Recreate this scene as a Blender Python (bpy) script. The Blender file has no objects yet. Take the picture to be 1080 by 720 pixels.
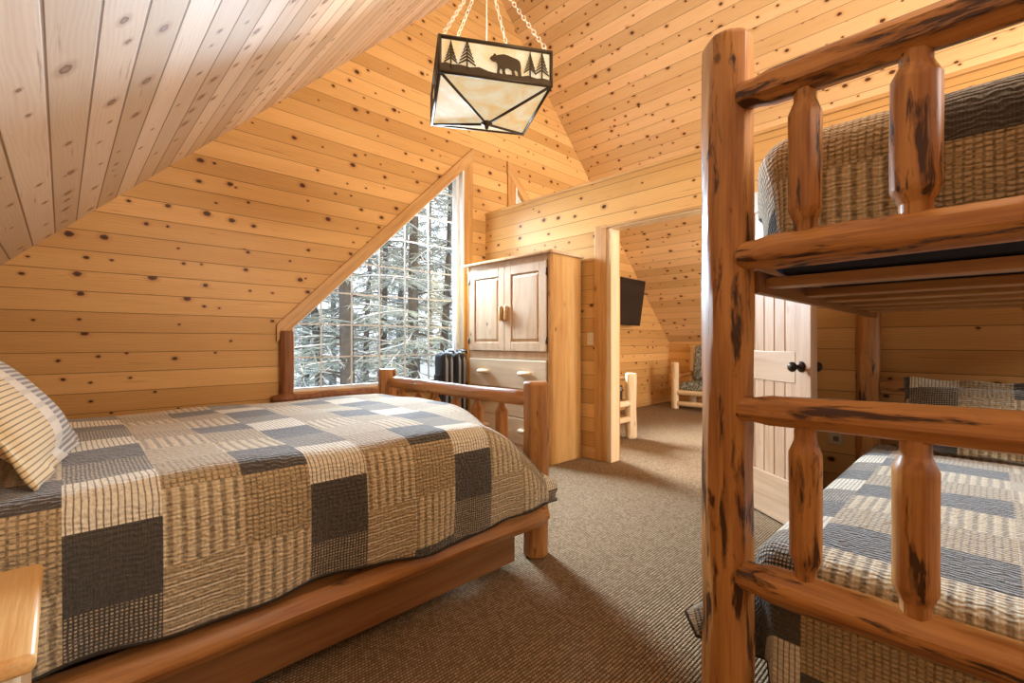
import bpy, bmesh, math, random
from mathutils import Vector, Matrix, Euler
C = bpy.context.scene.collection
PI = math.pi
SL = 0.985                      # roof pitch (rise per metre)
def roofz(u): return 1.816 + SL*u if u < 3.65 else 1.816 + SL*(7.30-u)

# ------------------------------------------------------------------ nodes
class NT:
    def __init__(s, name):
        s.m = bpy.data.materials.new(name); s.m.use_nodes = True
        s.t = s.m.node_tree; s.t.nodes.clear()
        s.out = s.t.nodes.new('ShaderNodeOutputMaterial')
    def new(s, typ, **kw):
        n = s.t.nodes.new(typ)
        for k, v in kw.items(): setattr(n, k, v)
        return n
    def put(s, sock, v):
        if isinstance(v, bpy.types.NodeSocket): s.t.links.new(v, sock)
        elif v is not None:
            if sock.type == 'RGBA' and len(v) == 3: v = (*v, 1)
            sock.default_value = v
    def M(s, op, a, b=None, c=None, clamp=False):
        n = s.new('ShaderNodeMath', operation=op, use_clamp=clamp)
        s.put(n.inputs[0], a)
        if b is not None: s.put(n.inputs[1], b)
        if c is not None: s.put(n.inputs[2], c)
        return n.outputs[0]
    def vec(s, x=0., y=0., z=0.):
        n = s.new('ShaderNodeCombineXYZ')
        for i, v in enumerate((x, y, z)): s.put(n.inputs[i], v)
        return n.outputs[0]
    def xyz(s, v):
        n = s.new('ShaderNodeSeparateXYZ'); s.put(n.inputs[0], v); return n.outputs
    def dot(s, v, d):
        n = s.new('ShaderNodeVectorMath', operation='DOT_PRODUCT'); s.put(n.inputs[0], v); n.inputs[1].default_value = d
        return n.outputs['Value']
    def obj(s): return s.new('ShaderNodeTexCoord').outputs['Object']
    def uv(s): return s.new('ShaderNodeTexCoord').outputs['UV']
    def rnd(s): return s.new('ShaderNodeObjectInfo').outputs['Random']
    def noise(s, v, scale=1., detail=3., rough=.5, dist=0.):
        n = s.new('ShaderNodeTexNoise'); s.put(n.inputs['Vector'], v)
        n.inputs['Scale'].default_value = scale; n.inputs['Detail'].default_value = detail
        n.inputs['Roughness'].default_value = rough; n.inputs['Distortion'].default_value = dist
        return n.outputs['Fac']
    def white(s, v, dim='3D'):
        n = s.new('ShaderNodeTexWhiteNoise', noise_dimensions=dim)
        s.put(n.inputs['W'] if dim == '1D' else n.inputs['Vector'], v)
        return n.outputs['Value']
    def voro(s, v, scale=1., dim='2D', rand=1.):
        n = s.new('ShaderNodeTexVoronoi', voronoi_dimensions=dim); s.put(n.inputs['Vector'], v)
        n.inputs['Scale'].default_value = scale; n.inputs['Randomness'].default_value = rand
        return n.outputs['Distance'], n.outputs['Color']
    def step(s, v, lo, hi):
        n = s.new('ShaderNodeMapRange', interpolation_type='SMOOTHSTEP')
        s.put(n.inputs[0], v); s.put(n.inputs[1], lo); s.put(n.inputs[2], hi)
        return n.outputs[0]
    def mix(s, f, a, b, mode='MIX'):
        n = s.new('ShaderNodeMix', data_type='RGBA', blend_type=mode)
        s.put(n.inputs[0], f); s.put(n.inputs[6], a); s.put(n.inputs[7], b)
        return n.outputs[2]
    def bump(s, h, dist=.01, strength=1.):
        n = s.new('ShaderNodeBump'); s.put(n.inputs['Height'], h)
        n.inputs['Distance'].default_value = dist; n.inputs['Strength'].default_value = strength
        return n.outputs[0]
    def bsdf(s, col, rough=.5, normal=None, spec=.4, metal=0., **kw):
        n = s.new('ShaderNodeBsdfPrincipled')
        s.put(n.inputs['Base Color'], col); s.put(n.inputs['Roughness'], rough)
        s.put(n.inputs['Specular IOR Level'], spec); s.put(n.inputs['Metallic'], metal)
        if normal is not None: s.put(n.inputs['Normal'], normal)
        for k, v in kw.items(): s.put(n.inputs[k.replace('_', ' ')], v)
        s.t.links.new(n.outputs[0], s.out.inputs[0]); return n

def simple(name, col, rough=.5, metal=0., spec=.4, bumpscale=None, var=.0):
    n = NT(name); o = n.obj()
    c = (*col, 1)
    if var:
        f = n.noise(o, 9, 3)
        c = n.mix(f, tuple(x*(1-var) for x in col), tuple(min(1, x*(1+var)) for x in col))
    nm = n.bump(n.noise(o, bumpscale, 3), .004, .6) if bumpscale else None
    n.bsdf(c, rough, nm, spec, metal); return n.m

def planks(name, along, across, w=.134, light=(.74, .44, .165), dark=(.59, .305, .092), knotp=.5, off=0., groove=.0028, seed=0., rough=.4, knotk=7.5, gcol=(.10, .045, .015), knotcol=.93, kin=(.030, .010, .004), kout=(.11, .034, .012)):
    """tongue and groove knotty pine boards"""
    n = NT(name); P = n.obj()
    l = n.dot(P, along); c = n.M('ADD', n.dot(P, across), off)
    ci = n.M('DIVIDE', c, w); idx = n.M('FLOOR', ci); fr = n.M('FRACT', ci)
    r1 = n.white(n.M('ADD', idx, seed+.37), '1D')
    r2 = n.white(n.M('ADD', idx, seed+91.7), '1D')
    l2 = n.M('MULTIPLY_ADD', r1, 37.1, l)
    wob = n.M('MULTIPLY', n.noise(n.vec(n.M('MULTIPLY', l2, 1.6), n.M('MULTIPLY', c, 5.), r1), 1., 2.), .11)
    # cathedral growth rings
    ring = n.M('SINE', n.M('MULTIPLY', n.M('ADD', c, wob), 2*PI/.016))
    ring = n.M('MULTIPLY_ADD', ring, .5, .5)
    fine = n.noise(n.vec(n.M('MULTIPLY', l2, 5.), n.M('MULTIPLY', c, 220.), r1), 1., 3.)
    broad = n.noise(n.vec(n.M('MULTIPLY', l2, 1.1), n.M('MULTIPLY', c, 14.), r2), 1., 3.)
    g = n.M('ADD', n.M('MULTIPLY', ring, .14), n.M('ADD', n.M('MULTIPLY', fine, .40), n.M('MULTIPLY', broad, .45)))
    g = n.step(g, .25, .95)
    col = n.mix(g, light, dark)
    tone = n.M('MULTIPLY_ADD', r2, .32, .82)
    col = n.mix(1., col, n.vec(tone, n.M('POWER', tone, 1.25), n.M('POWER', tone, 1.7)), 'MULTIPLY')
    # knots
    kv = n.vec(n.M('MULTIPLY', l2, knotk*.72), n.M('MULTIPLY', c, knotk), 0.)
    nz = n.noise(kv, 9., 3.)
    d, kc = n.voro(kv, 1.)
    d = n.M('MULTIPLY_ADD', n.M('SUBTRACT', nz, .5), .075, d)
    kr = n.xyz(kc)
    has = n.M('GREATER_THAN', kr[1], 1-knotp)
    size = n.M('MULTIPLY_ADD', n.M('POWER', kr[0], 2.2), .10, .058)
    k = n.M('MULTIPLY', n.M('SUBTRACT', 1., n.step(d, n.M('MULTIPLY', size, .8), size)), has)
    halo = n.M('MULTIPLY', n.M('SUBTRACT', 1., n.step(d, size, n.M('MULTIPLY', size, 2.3))), has)
    col = n.mix(n.M('MULTIPLY', halo, .38), col, (.42, .17, .045))
    col = n.mix(n.M('MULTIPLY', k, knotcol), col, n.mix(n.step(d, 0., n.M('MULTIPLY', size, .9)), kin, kout))
    sk = n.noise(n.vec(n.M('MULTIPLY', l2, 2.6), n.M('MULTIPLY', c, 48.), r2), 1., 3., .6)
    col = n.mix(n.M('MULTIPLY', n.step(sk, .64, .76), .5), col, (.34, .13, .04))
    e = n.M('MULTIPLY', n.M('MINIMUM', fr, n.M('SUBTRACT', 1., fr)), w)
    gr = n.M('SUBTRACT', 1., n.step(e, groove*.35, groove))
    col = n.mix(n.M('MULTIPLY', gr, .85), col, gcol)
    h = n.M('SUBTRACT', n.M('MULTIPLY', g, .05), gr)
    n.bsdf(col, rough, n.bump(h, .006, .45), .18); return n.m

def boards(name, light, dark, rough=.42, knotp=.3, axis=2, scale=1.):
    """solid pine furniture timber, grain along the object's own axis"""
    n = NT(name); P = n.obj(); p = n.xyz(P); r = n.rnd()
    a = p[axis]; b = p[(axis+1) % 3]; c = p[(axis+2) % 3]
    b = n.M('MULTIPLY_ADD', r, 5., b)
    v1 = n.vec(n.M('MULTIPLY', a, 1.4), n.M('MULTIPLY', b, 20*scale), n.M('MULTIPLY', c, 20*scale))
    g = n.noise(v1, 1., 4., .6, .6)
    f = n.noise(n.vec(n.M('MULTIPLY', a, 6.), n.M('MULTIPLY', b, 190.), n.M('MULTIPLY', c, 190.)), 1., 2.)
    g = n.step(n.M('ADD', n.M('MULTIPLY', g, .75), n.M('MULTIPLY', f, .25)), .32, .72)
    col = n.mix(g, light, dark)
    kv = n.vec(n.M('MULTIPLY', a, 5.), n.M('MULTIPLY', b, 8.), n.M('MULTIPLY', c, 8.))
    d, kc = n.voro(kv, 1., '3D'); kr = n.xyz(kc)
    has = n.M('GREATER_THAN', kr[1], 1-knotp)
    size = n.M('MULTIPLY_ADD', kr[0], .08, .05)
    k = n.M('MULTIPLY', n.M('SUBTRACT', 1., n.step(d, n.M('MULTIPLY', size, .6), size)), has)
    hl = n.M('MULTIPLY', n.M('SUBTRACT', 1., n.step(d, size, n.M('MULTIPLY', size, 2.5))), has)
    col = n.mix(n.M('MULTIPLY', hl, .4), col, tuple(x*.55 for x in dark))
    col = n.mix(n.M('MULTIPLY', k, .8), col, (.07, .028, .012))
    n.bsdf(col, rough, n.bump(g, .002, .4), .35); return n.m

def logmat(name, light, dark, bark=(.045, .016, .007), barkamt=.5, rough=.38):
    """hand peeled varnished log, long streaks of bark left along the grain"""
    n = NT(name); P = n.obj(); p = n.xyz(P); r = n.rnd()
    off = n.M('MULTIPLY', r, 40.)
    a = n.M('ADD', p[2], off)
    g = n.noise(n.vec(n.M('MULTIPLY', p[0], 26.), n.M('MULTIPLY', p[1], 26.), n.M('MULTIPLY', a, 2.2)), 1., 5., .6, .5)
    f = n.noise(n.vec(n.M('MULTIPLY', p[0], 160.), n.M('MULTIPLY', p[1], 160.), n.M('MULTIPLY', a, 5.)), 1., 2.)
    gg = n.step(n.M('ADD', n.M('MULTIPLY', g, .8), n.M('MULTIPLY', f, .2)), .33, .70)
    col = n.mix(gg, light, dark)
    s1 = n.noise(n.vec(n.M('MULTIPLY', p[0], 30.), n.M('MULTIPLY', p[1], 30.), n.M('MULTIPLY', a, 5.2)), 1., 4., .62, .35)
    s2 = n.noise(n.vec(n.M('MULTIPLY', p[0], 5.), n.M('MULTIPLY', p[1], 5.), n.M('MULTIPLY', a, 1.6)), 1., 1.)
    st = n.M('ADD', s1, n.M('MULTIPLY', n.M('SUBTRACT', s2, .5), .35))
    lo = .70 - .10*barkamt
    b1 = n.step(st, lo-.05, lo)
    b2 = n.step(st, lo, lo+.045)
    col = n.mix(n.M('MULTIPLY', b1, .55), col, tuple(x*.42 for x in dark))
    col = n.mix(n.M('MULTIPLY', b2, .9), col, bark)
    d, kc = n.voro(n.vec(n.M('MULTIPLY', p[0], 9.), n.M('MULTIPLY', p[1], 9.), n.M('MULTIPLY', a, 6.)), 1., '3D'); kr = n.xyz(kc)
    k = n.M('MULTIPLY', n.M('SUBTRACT', 1., n.step(d, .05, .13)), n.M('GREATER_THAN', kr[1], .72))
    col = n.mix(n.M('MULTIPLY', k, .75), col, (.07, .024, .010))
    h = n.M('SUBTRACT', n.M('MULTIPLY', gg, .25), b2)
    n.bsdf(col, rough, n.bump(h, .004, .5), .4); return n.m

CW, CT = .187, .19
def quiltmat(name, swap=False, du=0., dt=0., bright=1., CW=.187, sx=1., sy=1.):
    """patchwork quilt: three repeating columns of woven patches (uv in metres, u across columns, v down)"""
    n = NT(name); q = n.xyz(n.uv())
    x = n.M('MULTIPLY_ADD', q[1] if swap else q[0], sx, du); y = n.M('MULTIPLY_ADD', q[0] if swap else q[1], sy, dt)
    cx = n.M('DIVIDE', x, CW)
    col3 = n.M('FLOORED_MODULO', n.M('FLOOR', cx), 3.)
    isB = n.M('COMPARE', col3, 1., .1); isC = n.M('COMPARE', col3, 2., .1); isA = n.M('COMPARE', col3, 0., .1)
    yo = n.M('SUBTRACT', y, n.M('MULTIPLY', n.M('ADD', isB, isC), .127))
    cy = n.M('DIVIDE', yo, CT)
    row = n.M('FLOORED_MODULO', n.M('FLOOR', cy), 3.)
    R = [n.M('COMPARE', row, float(i), .1) for i in range(3)]
    # pattern masks ; rows: A dark,gingham,cream  B tanH,weave,tanV  C tanV,dark,weave
    def both(a, b): return n.M('MULTIPLY', a, b)
    dark = n.M('ADD', both(isA, R[0]), both(isC, R[1]))
    ging = both(isA, R[1]); cream = both(isA, R[2])
    tanH = both(isB, R[0]); tanV = n.M('ADD', both(isB, R[2]), both(isC, R[0]))
    def band(v, period, width, soft=.25, ph=0.):
        f = n.M('FRACT', n.M('ADD', n.M('DIVIDE', v, period), ph))
        t = n.M('ABSOLUTE', n.M('SUBTRACT', f, .5))
        return n.M('SUBTRACT', 1., n.step(t, width*.5*(1-soft), width*.5*(1+soft)))
    j = n.noise(n.vec(x, y, 0.), 60., 2.)
    jx = n.M('MULTIPLY_ADD', n.M('SUBTRACT', n.noise(n.vec(x, y, 3.), 18., 2.), .5), .006, x)
    jy = n.M('MULTIPLY_ADD', n.M('SUBTRACT', n.noise(n.vec(x, y, 7.), 18., 2.), .5), .006, y)
    T = (.62*bright, .485*bright, .29*bright); Br = (.115, .076, .042); Cr = (.87*bright, .79*bright, .62*bright); Dk = (.075, .067, .057)
    def mx(f, a, b): return n.mix(f, a, b)
    # weave (default): tan crossed by brown threads both ways
    m1 = n.M('MULTIPLY_ADD', n.noise(n.vec(n.M('MULTIPLY', x, 55.), n.M('MULTIPLY', y, 110.), 0.), 1., 3., .65), 1.9, -.36)
    c = mx(n.M('MULTIPLY', n.M('MAXIMUM', band(jx, .0155, .34, .5), band(jy, .0115, .34, .5)), m1), (.57*bright, .43*bright, .24*bright), Br)
    cV = mx(n.M('MULTIPLY', band(jx, .031, .40, .5), m1), (.72*bright, .575*bright, .35*bright), (.13, .086, .046))
    cV = mx(n.M('MULTIPLY', band(jx, .031, .10, .5, .36), .6), cV, Cr)
    cV = mx(n.M('MULTIPLY', band(jy, .009, .4, .6), .25), cV, Br)
    cH = mx(n.M('MULTIPLY', band(jy, .0095, .5, .6), m1), T, (.13, .086, .046))
    cH = mx(n.M('MULTIPLY', band(jy, .028, .14, .5), .55), cH, Cr)
    cC = mx(n.M('MULTIPLY', band(jx, .0134, .24), .8), Cr, (.11, .075, .045))
    cG = mx(n.M('MULTIPLY', band(jx, .0093, .52), band(jy, .0093, .52)), Dk, (.58*bright, .46*bright, .29*bright))
    cD = mx(n.M('MULTIPLY', n.M('MULTIPLY', band(jx, .006, .5, .5), band(jy, .006, .5, .5)), .35), Dk, (.20, .16, .11))
    for f, k in ((tanV, cV), (tanH, cH), (cream, cC), (ging, cG), (dark, cD)): c = mx(f, c, k)
    c = n.mix(1., c, n.mix(n.noise(n.vec(x, y, 1.), 140., 2.), (.72, .72, .72), (1.2, 1.2, 1.2)), 'MULTIPLY')
    # hand quilting puckers run across the cloth
    pk = n.M('SINE', n.M('MULTIPLY', n.M('ADD', y, n.M('MULTIPLY', n.noise(n.vec(x, y, 2.), 25., 2.), .03)), 2*PI/.014))
    pk = n.M('MULTIPLY', n.M('MULTIPLY_ADD', pk, .28, .6), n.M('MULTIPLY_ADD', n.noise(n.vec(n.M('MULTIPLY', x, 85.), n.M('MULTIPLY', y, 45.), 0.), 1., 2.), 1.6, -.2))
    seam = n.M('MINIMUM', n.M('ABSOLUTE', n.M('SUBTRACT', n.M('FRACT', cx), .5)), n.M('ABSOLUTE', n.M('SUBTRACT', n.M('FRACT', cy), .5)))
    n.bsdf(c, .85, n.bump(pk, .009, .9), .15, Sheen_Weight=.45, Sheen_Roughness=.5); return n.m

def carpetmat():
    n = NT('carpet_loops'); p = n.xyz(n.obj())
    a = n.M('DIVIDE', p[1], .0128); row = n.M('FLOOR', a)
    b = n.M('ADD', n.M('DIVIDE', p[0], .0118), n.M('MULTIPLY', row, .5)); cell = n.M('FLOOR', b)
    fa = n.M('SINE', n.M('MULTIPLY', n.M('FRACT', a), PI)); fb = n.M('SINE', n.M('MULTIPLY', n.M('FRACT', b), PI))
    h = n.M('MULTIPLY', n.M('POWER', fa, .7), n.M('MULTIPLY_ADD', fb, .6, .4))
    r = n.white(n.vec(row, cell, 0.))
    c = n.mix(r, (.265, .172, .095), (.45, .315, .195))
    c = n.mix(n.step(h, .60, .25), c, (.060, .041, .021))
    c = n.mix(n.M('MULTIPLY', n.noise(n.obj(), 1.3, 3.), .35), c, n.mix(1., c, (.72, .70, .66), 'MULTIPLY'))
    n.bsdf(c, .95, n.bump(h, .006, .8), .1); return n.m

M = {}
def mats():
    sl = 1/math.sqrt(1+SL*SL)
    M['wall_pine'] = planks('knotty_pine_boards', (1, 0, 0), (0, 0, 1), off=.045)
    M['side_pine'] = planks('knotty_pine_side_boards', (0, 1, 0), (0, 0, 1), seed=40., off=.02)
    M['slope_left'] = planks('pine_ceiling_boards', (0, 1, 0), (sl, 0, SL*sl), w=.137, seed=7., light=(.88, .735, .59), dark=(.75, .565, .41), groove=.006, knotp=.4, gcol=(.26, .14, .065), rough=.55, knotcol=.85, kin=(.42, .25, .14), kout=(.20, .10, .05))  # paler than the other slope: daylight whiteness put into the board colour
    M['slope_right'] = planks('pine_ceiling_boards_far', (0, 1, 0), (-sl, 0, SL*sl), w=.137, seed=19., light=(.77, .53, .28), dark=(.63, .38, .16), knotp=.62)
    M['bunk_wall'] = M['side_pine']
    M['trim'] = boards('trim_pine', (.66, .37, .13), (.44, .20, .06), axis=2)
    M['trim_u'] = boards('trim_pine_across', (.64, .38, .14), (.46, .22, .07), axis=0)
    M['trim_v'] = boards('trim_pine_along', (.68, .41, .16), (.50, .26, .09), axis=1)
    M['jamb'] = boards('pale_jamb_pine', (.80, .62, .40), (.70, .50, .28), axis=2, knotp=.05)
    M['cedar'] = logmat('peeled_cedar_log', (.55, .255, .070), (.29, .105, .026), barkamt=1.12)
    M['bedlog'] = logmat('peeled_bed_log', (.56, .255, .075), (.33, .125, .035), barkamt=.25)
    M['palelog'] = logmat('pale_peeled_log', (.80, .66, .46), (.66, .48, .28), barkamt=.15)
    M['redlog'] = logmat('dark_stained_log', (.36, .15, .06), (.21, .075, .028), barkamt=.3)
    M['board'] = boards('bed_board', (.32, .15, .052), (.21, .085, .028), axis=0)  # darkened: shade under the bed's side rail put into the colour
    M['slat'] = boards('slat_pine', (.42, .22, .08), (.28, .12, .04), axis=1)
    M['ward_v'] = boards('wardrobe_upright_pine', (.74, .46, .18), (.57, .29, .085), axis=2, knotp=.35, scale=.7)
    M['ward_face'] = boards('wardrobe_face_pine', (.74, .54, .36), (.60, .39, .22), axis=2, knotp=.4, scale=.7)
    M['ward_h'] = boards('wardrobe_drawer_pine', (.76, .60, .42), (.64, .47, .29), axis=1, knotp=.25, scale=.7)
    M['stand'] = boards('nightstand_pine', (.80, .52, .22), (.62, .32, .10), axis=1, knotp=.45, scale=.6)
    M['door'] = boards('door_pine', (.57, .37, .235), (.44, .25, .135), axis=2, knotp=.3, scale=.8)
    M['door_h'] = boards('door_rail_pine', (.57, .38, .24), (.45, .27, .15), axis=0, knotp=.2, scale=.8)
    M['handle'] = boards('drawer_pull_wood', (.62, .34, .12), (.40, .18, .05), axis=1, knotp=.0)
    M['carpet'] = carpetmat()
    M['quilt'] = quiltmat('patchwork_quilt')
    M['bunk_quilt'] = quiltmat('patchwork_bunk_quilt', swap=True, CW=.40, du=.85, dt=-1.203)
    M['top_quilt'] = quiltmat('patchwork_top_quilt', swap=True, CW=.38, sx=-1., sy=-1., du=.84, dt=1.82)
    M['sham'] = shammat(); M['sham2'] = quiltmat('gingham_sham', du=.02, dt=.09, bright=.9)
    M['hem'] = simple('quilt_binding', (.055, .045, .035), .9, spec=.1)
    M['mattress'] = simple('mattress_ticking', (.62, .60, .57), .9, spec=.1, bumpscale=60)
    M['navy'] = simple('navy_ticking', (.035, .045, .085), .8, spec=.2)
    M['white'] = simple('white_vinyl', (.82, .82, .80), .35)
    M['plate'] = simple('ivory_plastic', (.72, .60, .42), .4)
    M['dplate'] = simple('brown_plastic', (.22, .14, .09), .4)
    M['black'] = simple('black_plastic', (.015, .015, .017), .4)
    M['tv'] = simple('black_screen', (.012, .012, .014), .22, spec=.5)
    M['bronze'] = simple('dark_bronze', (.035, .022, .014), .38, metal=.7)
    M['lampmetal'] = simple('bronzed_steel', (.060, .038, .016), .5, metal=.4)
    M['chain'] = simple('gilded_chain', (.85, .79, .68), .35, metal=.6)
    M['steel'] = simple('brushed_steel', (.52, .53, .55), .3, metal=.8)
    M['bag'] = simple('black_nylon', (.022, .024, .030), .7, bumpscale=150)
    M['bag2'] = simple('grey_nylon', (.38, .39, .41), .6, bumpscale=150)
    M['camo'] = camomat(); M['mica'] = micamat(); M['glass'] = glassmat(); M['snow'] = simple('snow', (.86, .88, .91), .8, spec=.1)
    M['bark'] = simple('spruce_bark', (.12, .108, .10), .95, spec=.05, bumpscale=22, var=.5)
    M['needle'] = simple('frosted_needles', (.35, .41, .395), .9, spec=.05, var=.55)
    M['shed'] = simple('weathered_shed_boards', (.25, .25, .25), .9, var=.3)
    M['bulb'] = emis('warm_bulb', (1., .80, .50), 6.)
def emis(name, col, st):
    n = NT(name); e = n.new('ShaderNodeEmission'); e.inputs[0].default_value = (*col, 1); e.inputs[1].default_value = st
    n.t.links.new(e.outputs[0], n.out.inputs[0]); return n.m
def glassmat():
    n = NT('window_glass'); t = n.new('ShaderNodeBsdfTransparent'); g = n.new('ShaderNodeBsdfGlossy'); g.inputs['Roughness'].default_value = 0.
    f = n.new('ShaderNodeFresnel'); f.inputs[0].default_value = 1.35
    m = n.new('ShaderNodeMixShader'); n.t.links.new(f.outputs[0], m.inputs[0]); n.t.links.new(t.outputs[0], m.inputs[1]); n.t.links.new(g.outputs[0], m.inputs[2])
    t.inputs[0].default_value = (.96, .98, .98, 1)
    n.t.links.new(m.outputs[0], n.out.inputs[0]); return n.m
def micamat():
    n = NT('amber_mica'); o = n.obj()
    a = n.noise(o, 6., 4., .6, 1.2); b = n.noise(o, 22., 3.)
    f = n.step(n.M('ADD', n.M('MULTIPLY', a, .8), n.M('MULTIPLY', b, .2)), .34, .66)
    c = n.mix(f, (.95, .60, .22), (1., .88, .62))
    p = n.bsdf(n.mix(.4, n.mix(1., c, (.4, .4, .4), 'MULTIPLY'), (.35, .3, .22)), .3, None, .4)
    n.put(p.inputs['Emission Color'], c); p.inputs['Emission Strength'].default_value = .66
    return n.m
def camomat():
    n = NT('camouflage_print'); o = n.obj()
    a = n.noise(o, 16., 4., .65, 1.5); b = n.noise(o, 34., 3., .6, 1.)
    c = n.mix(n.step(a, .46, .52), (.16, .17, .14), (.40, .42, .38))
    c = n.mix(n.step(b, .54, .60), c, (.045, .045, .04))
    n.bsdf(c, .9, None, .1); return n.m
def shammat():
    n = NT('striped_sham'); q = n.xyz(n.uv()); x, y = q[0], q[1]
    def band(v, period, width):
        f = n.M('FRACT', n.M('DIVIDE', v, period)); t = n.M('ABSOLUTE', n.M('SUBTRACT', f, .5))
        return n.M('SUBTRACT', 1., n.step(t, width*.4, width*.6))
    c = n.mix(n.M('MULTIPLY', band(y, .0145, .24), .85), (.74, .58, .33), (.13, .085, .05))
    g = n.mix(n.M('MULTIPLY', band(y, .016, .5), .9), (.62, .60, .56), (.16, .16, .17))
    c = n.mix(n.M('GREATER_THAN', x, .30), c, g)
    c = n.mix(n.M('MULTIPLY', n.M('GREATER_THAN', x, .21), n.M('LESS_THAN', x, .30)), c, n.mix(n.M('MULTIPLY', band(y, .05, .3), .4), (.76, .70, .60), (.4, .36, .3)))
    n.bsdf(c, .85, n.bump(n.noise(n.vec(x, y, 0.), 90., 2.), .004, .6), .15, Sheen_Weight=.3); return n.m

# ------------------------------------------------------------------ objects
def tag(o, label=None, cat=None, group=None, kind=None):
    if label: o['label'] = label
    if cat: o['category'] = cat
    if group: o['group'] = group
    if kind: o['kind'] = kind
    return o
def thing(name, label, cat, loc=(0, 0, 0), rotz=0., group=None):
    o = bpy.data.objects.new(name, None); C.objects.link(o); o.location = loc; o.rotation_euler = (0, 0, rotz); o.empty_display_size = .1
    return tag(o, label, cat, group)
def mk(name, bm, mat, parent=None, smooth=False, matrix=None):
    me = bpy.data.meshes.new(name)
    bmesh.ops.recalc_face_normals(bm, faces=bm.faces[:])
    bm.to_mesh(me); bm.free()
    for m in (mat if isinstance(mat, (list, tuple)) else [mat]): me.materials.append(m)
    if smooth:
        for p in me.polygons: p.use_smooth = True
    o = bpy.data.objects.new(name, me); C.objects.link(o)
    if matrix is not None: o.matrix_world = matrix
    if parent is not None: o.parent = parent
    return o
def struct(name, bm, mat, parent=None, smooth=False):
    o = mk(name, bm, mat, parent, smooth)
    if parent is None: o['kind'] = 'structure'
    return o
def box(bm, x0, x1, y0, y1, z0, z1, bev=0., mat=0, seg=2):
    vs = [bm.verts.new((x, y, z)) for x in (x0, x1) for y in (y0, y1) for z in (z0, z1)]
    fs = [bm.faces.new([vs[i] for i in f]) for f in ((0, 1, 3, 2), (4, 6, 7, 5), (0, 4, 5, 1), (2, 3, 7, 6), (0, 2, 6, 4), (1, 5, 7, 3))]
    for f in fs: f.material_index = mat
    if bev:
        es = list({e for f in fs for e in f.edges})
        r = bmesh.ops.bevel(bm, geom=es, offset=bev, segments=seg, affect='EDGES', profile=.5)
        for f in r['faces']: f.material_index = mat
    return vs
def bxo(name, parent, mat, x0, x1, y0, y1, z0, z1, bev=.004):
    """box part with its origin at its own centre"""
    bm = bmesh.new(); cx, cy, cz = (x0+x1)/2, (y0+y1)/2, (z0+z1)/2
    box(bm, x0-cx, x1-cx, y0-cy, y1-cy, z0-cz, z1-cz, bev)
    o = mk(name, bm, mat, parent); o.location = (cx, cy, cz); return o
def prism(bm, pts, depth):
    """polygon pts (3D, planar) extruded along depth vector"""
    d = Vector(depth)
    a = [bm.verts.new(p) for p in pts]; b = [bm.verts.new(Vector(p)+d) for p in pts]
    bm.faces.new(a); bm.faces.new(b[::-1])
    for i in range(len(a)):
        j = (i+1) % len(a); bm.faces.new((a[i], a[j], b[j], b[i]))
def holed(bm, outer, holes, depth):
    d = Vector(depth); es = []
    loops = []
    for lp in [outer]+holes:
        vs = [bm.verts.new(p) for p in lp]; loops.append(vs)
        es += [bm.edges.new((vs[i], vs[(i+1) % len(vs)])) for i in range(len(vs))]
    bmesh.ops.triangle_fill(bm, use_beauty=True, use_dissolve=False, edges=es)
    fs = bm.faces[:]
    r = bmesh.ops.extrude_face_region(bm, geom=fs, use_keep_orig=True)
    nv = [v for v in r['geom'] if isinstance(v, bmesh.types.BMVert)]
    bmesh.ops.translate(bm, vec=d, verts=nv)
def tube(bm, pts, rad, n=8, caps=True, mat=0):
    rings = []; pts = [Vector(p) for p in pts]; N = len(pts)
    rr = rad if isinstance(rad, (list, tuple)) else [rad]*N
    t0 = (pts[1]-pts[0]).normalized()
    ref = Vector((0, 0, 1)) if abs(t0.z) < .9 else Vector((1, 0, 0))
    x = t0.cross(ref).normalized()
    for i in range(N):
        t = (pts[min(i+1, N-1)]-pts[max(i-1, 0)]).normalized()
        x = (x-t*x.dot(t)).normalized(); y = t.cross(x)
        rings.append([bm.verts.new(pts[i]+(x*math.cos(a)+y*math.sin(a))*rr[i]) for a in (2*PI*k/n for k in range(n))])
    for i in range(N-1):
        for k in range(n):
            f = bm.faces.new((rings[i][k], rings[i][(k+1) % n], rings[i+1][(k+1) % n], rings[i+1][k])); f.material_index = mat
    if caps:
        bm.faces.new(rings[0][::-1]).material_index = mat; bm.faces.new(rings[-1]).material_index = mat
def lathe(bm, prof, n=24):
    rings = []
    for r, z in prof: rings.append([bm.verts.new((r*math.cos(2*PI*k/n), r*math.sin(2*PI*k/n), z)) for k in range(n)])
    for i in range(len(prof)-1):
        for k in range(n): bm.faces.new((rings[i][k], rings[i][(k+1) % n], rings[i+1][(k+1) % n], rings[i+1][k]))
    bm.faces.new(rings[0][::-1]); bm.faces.new(rings[-1])
LOGN = [0]
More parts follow.
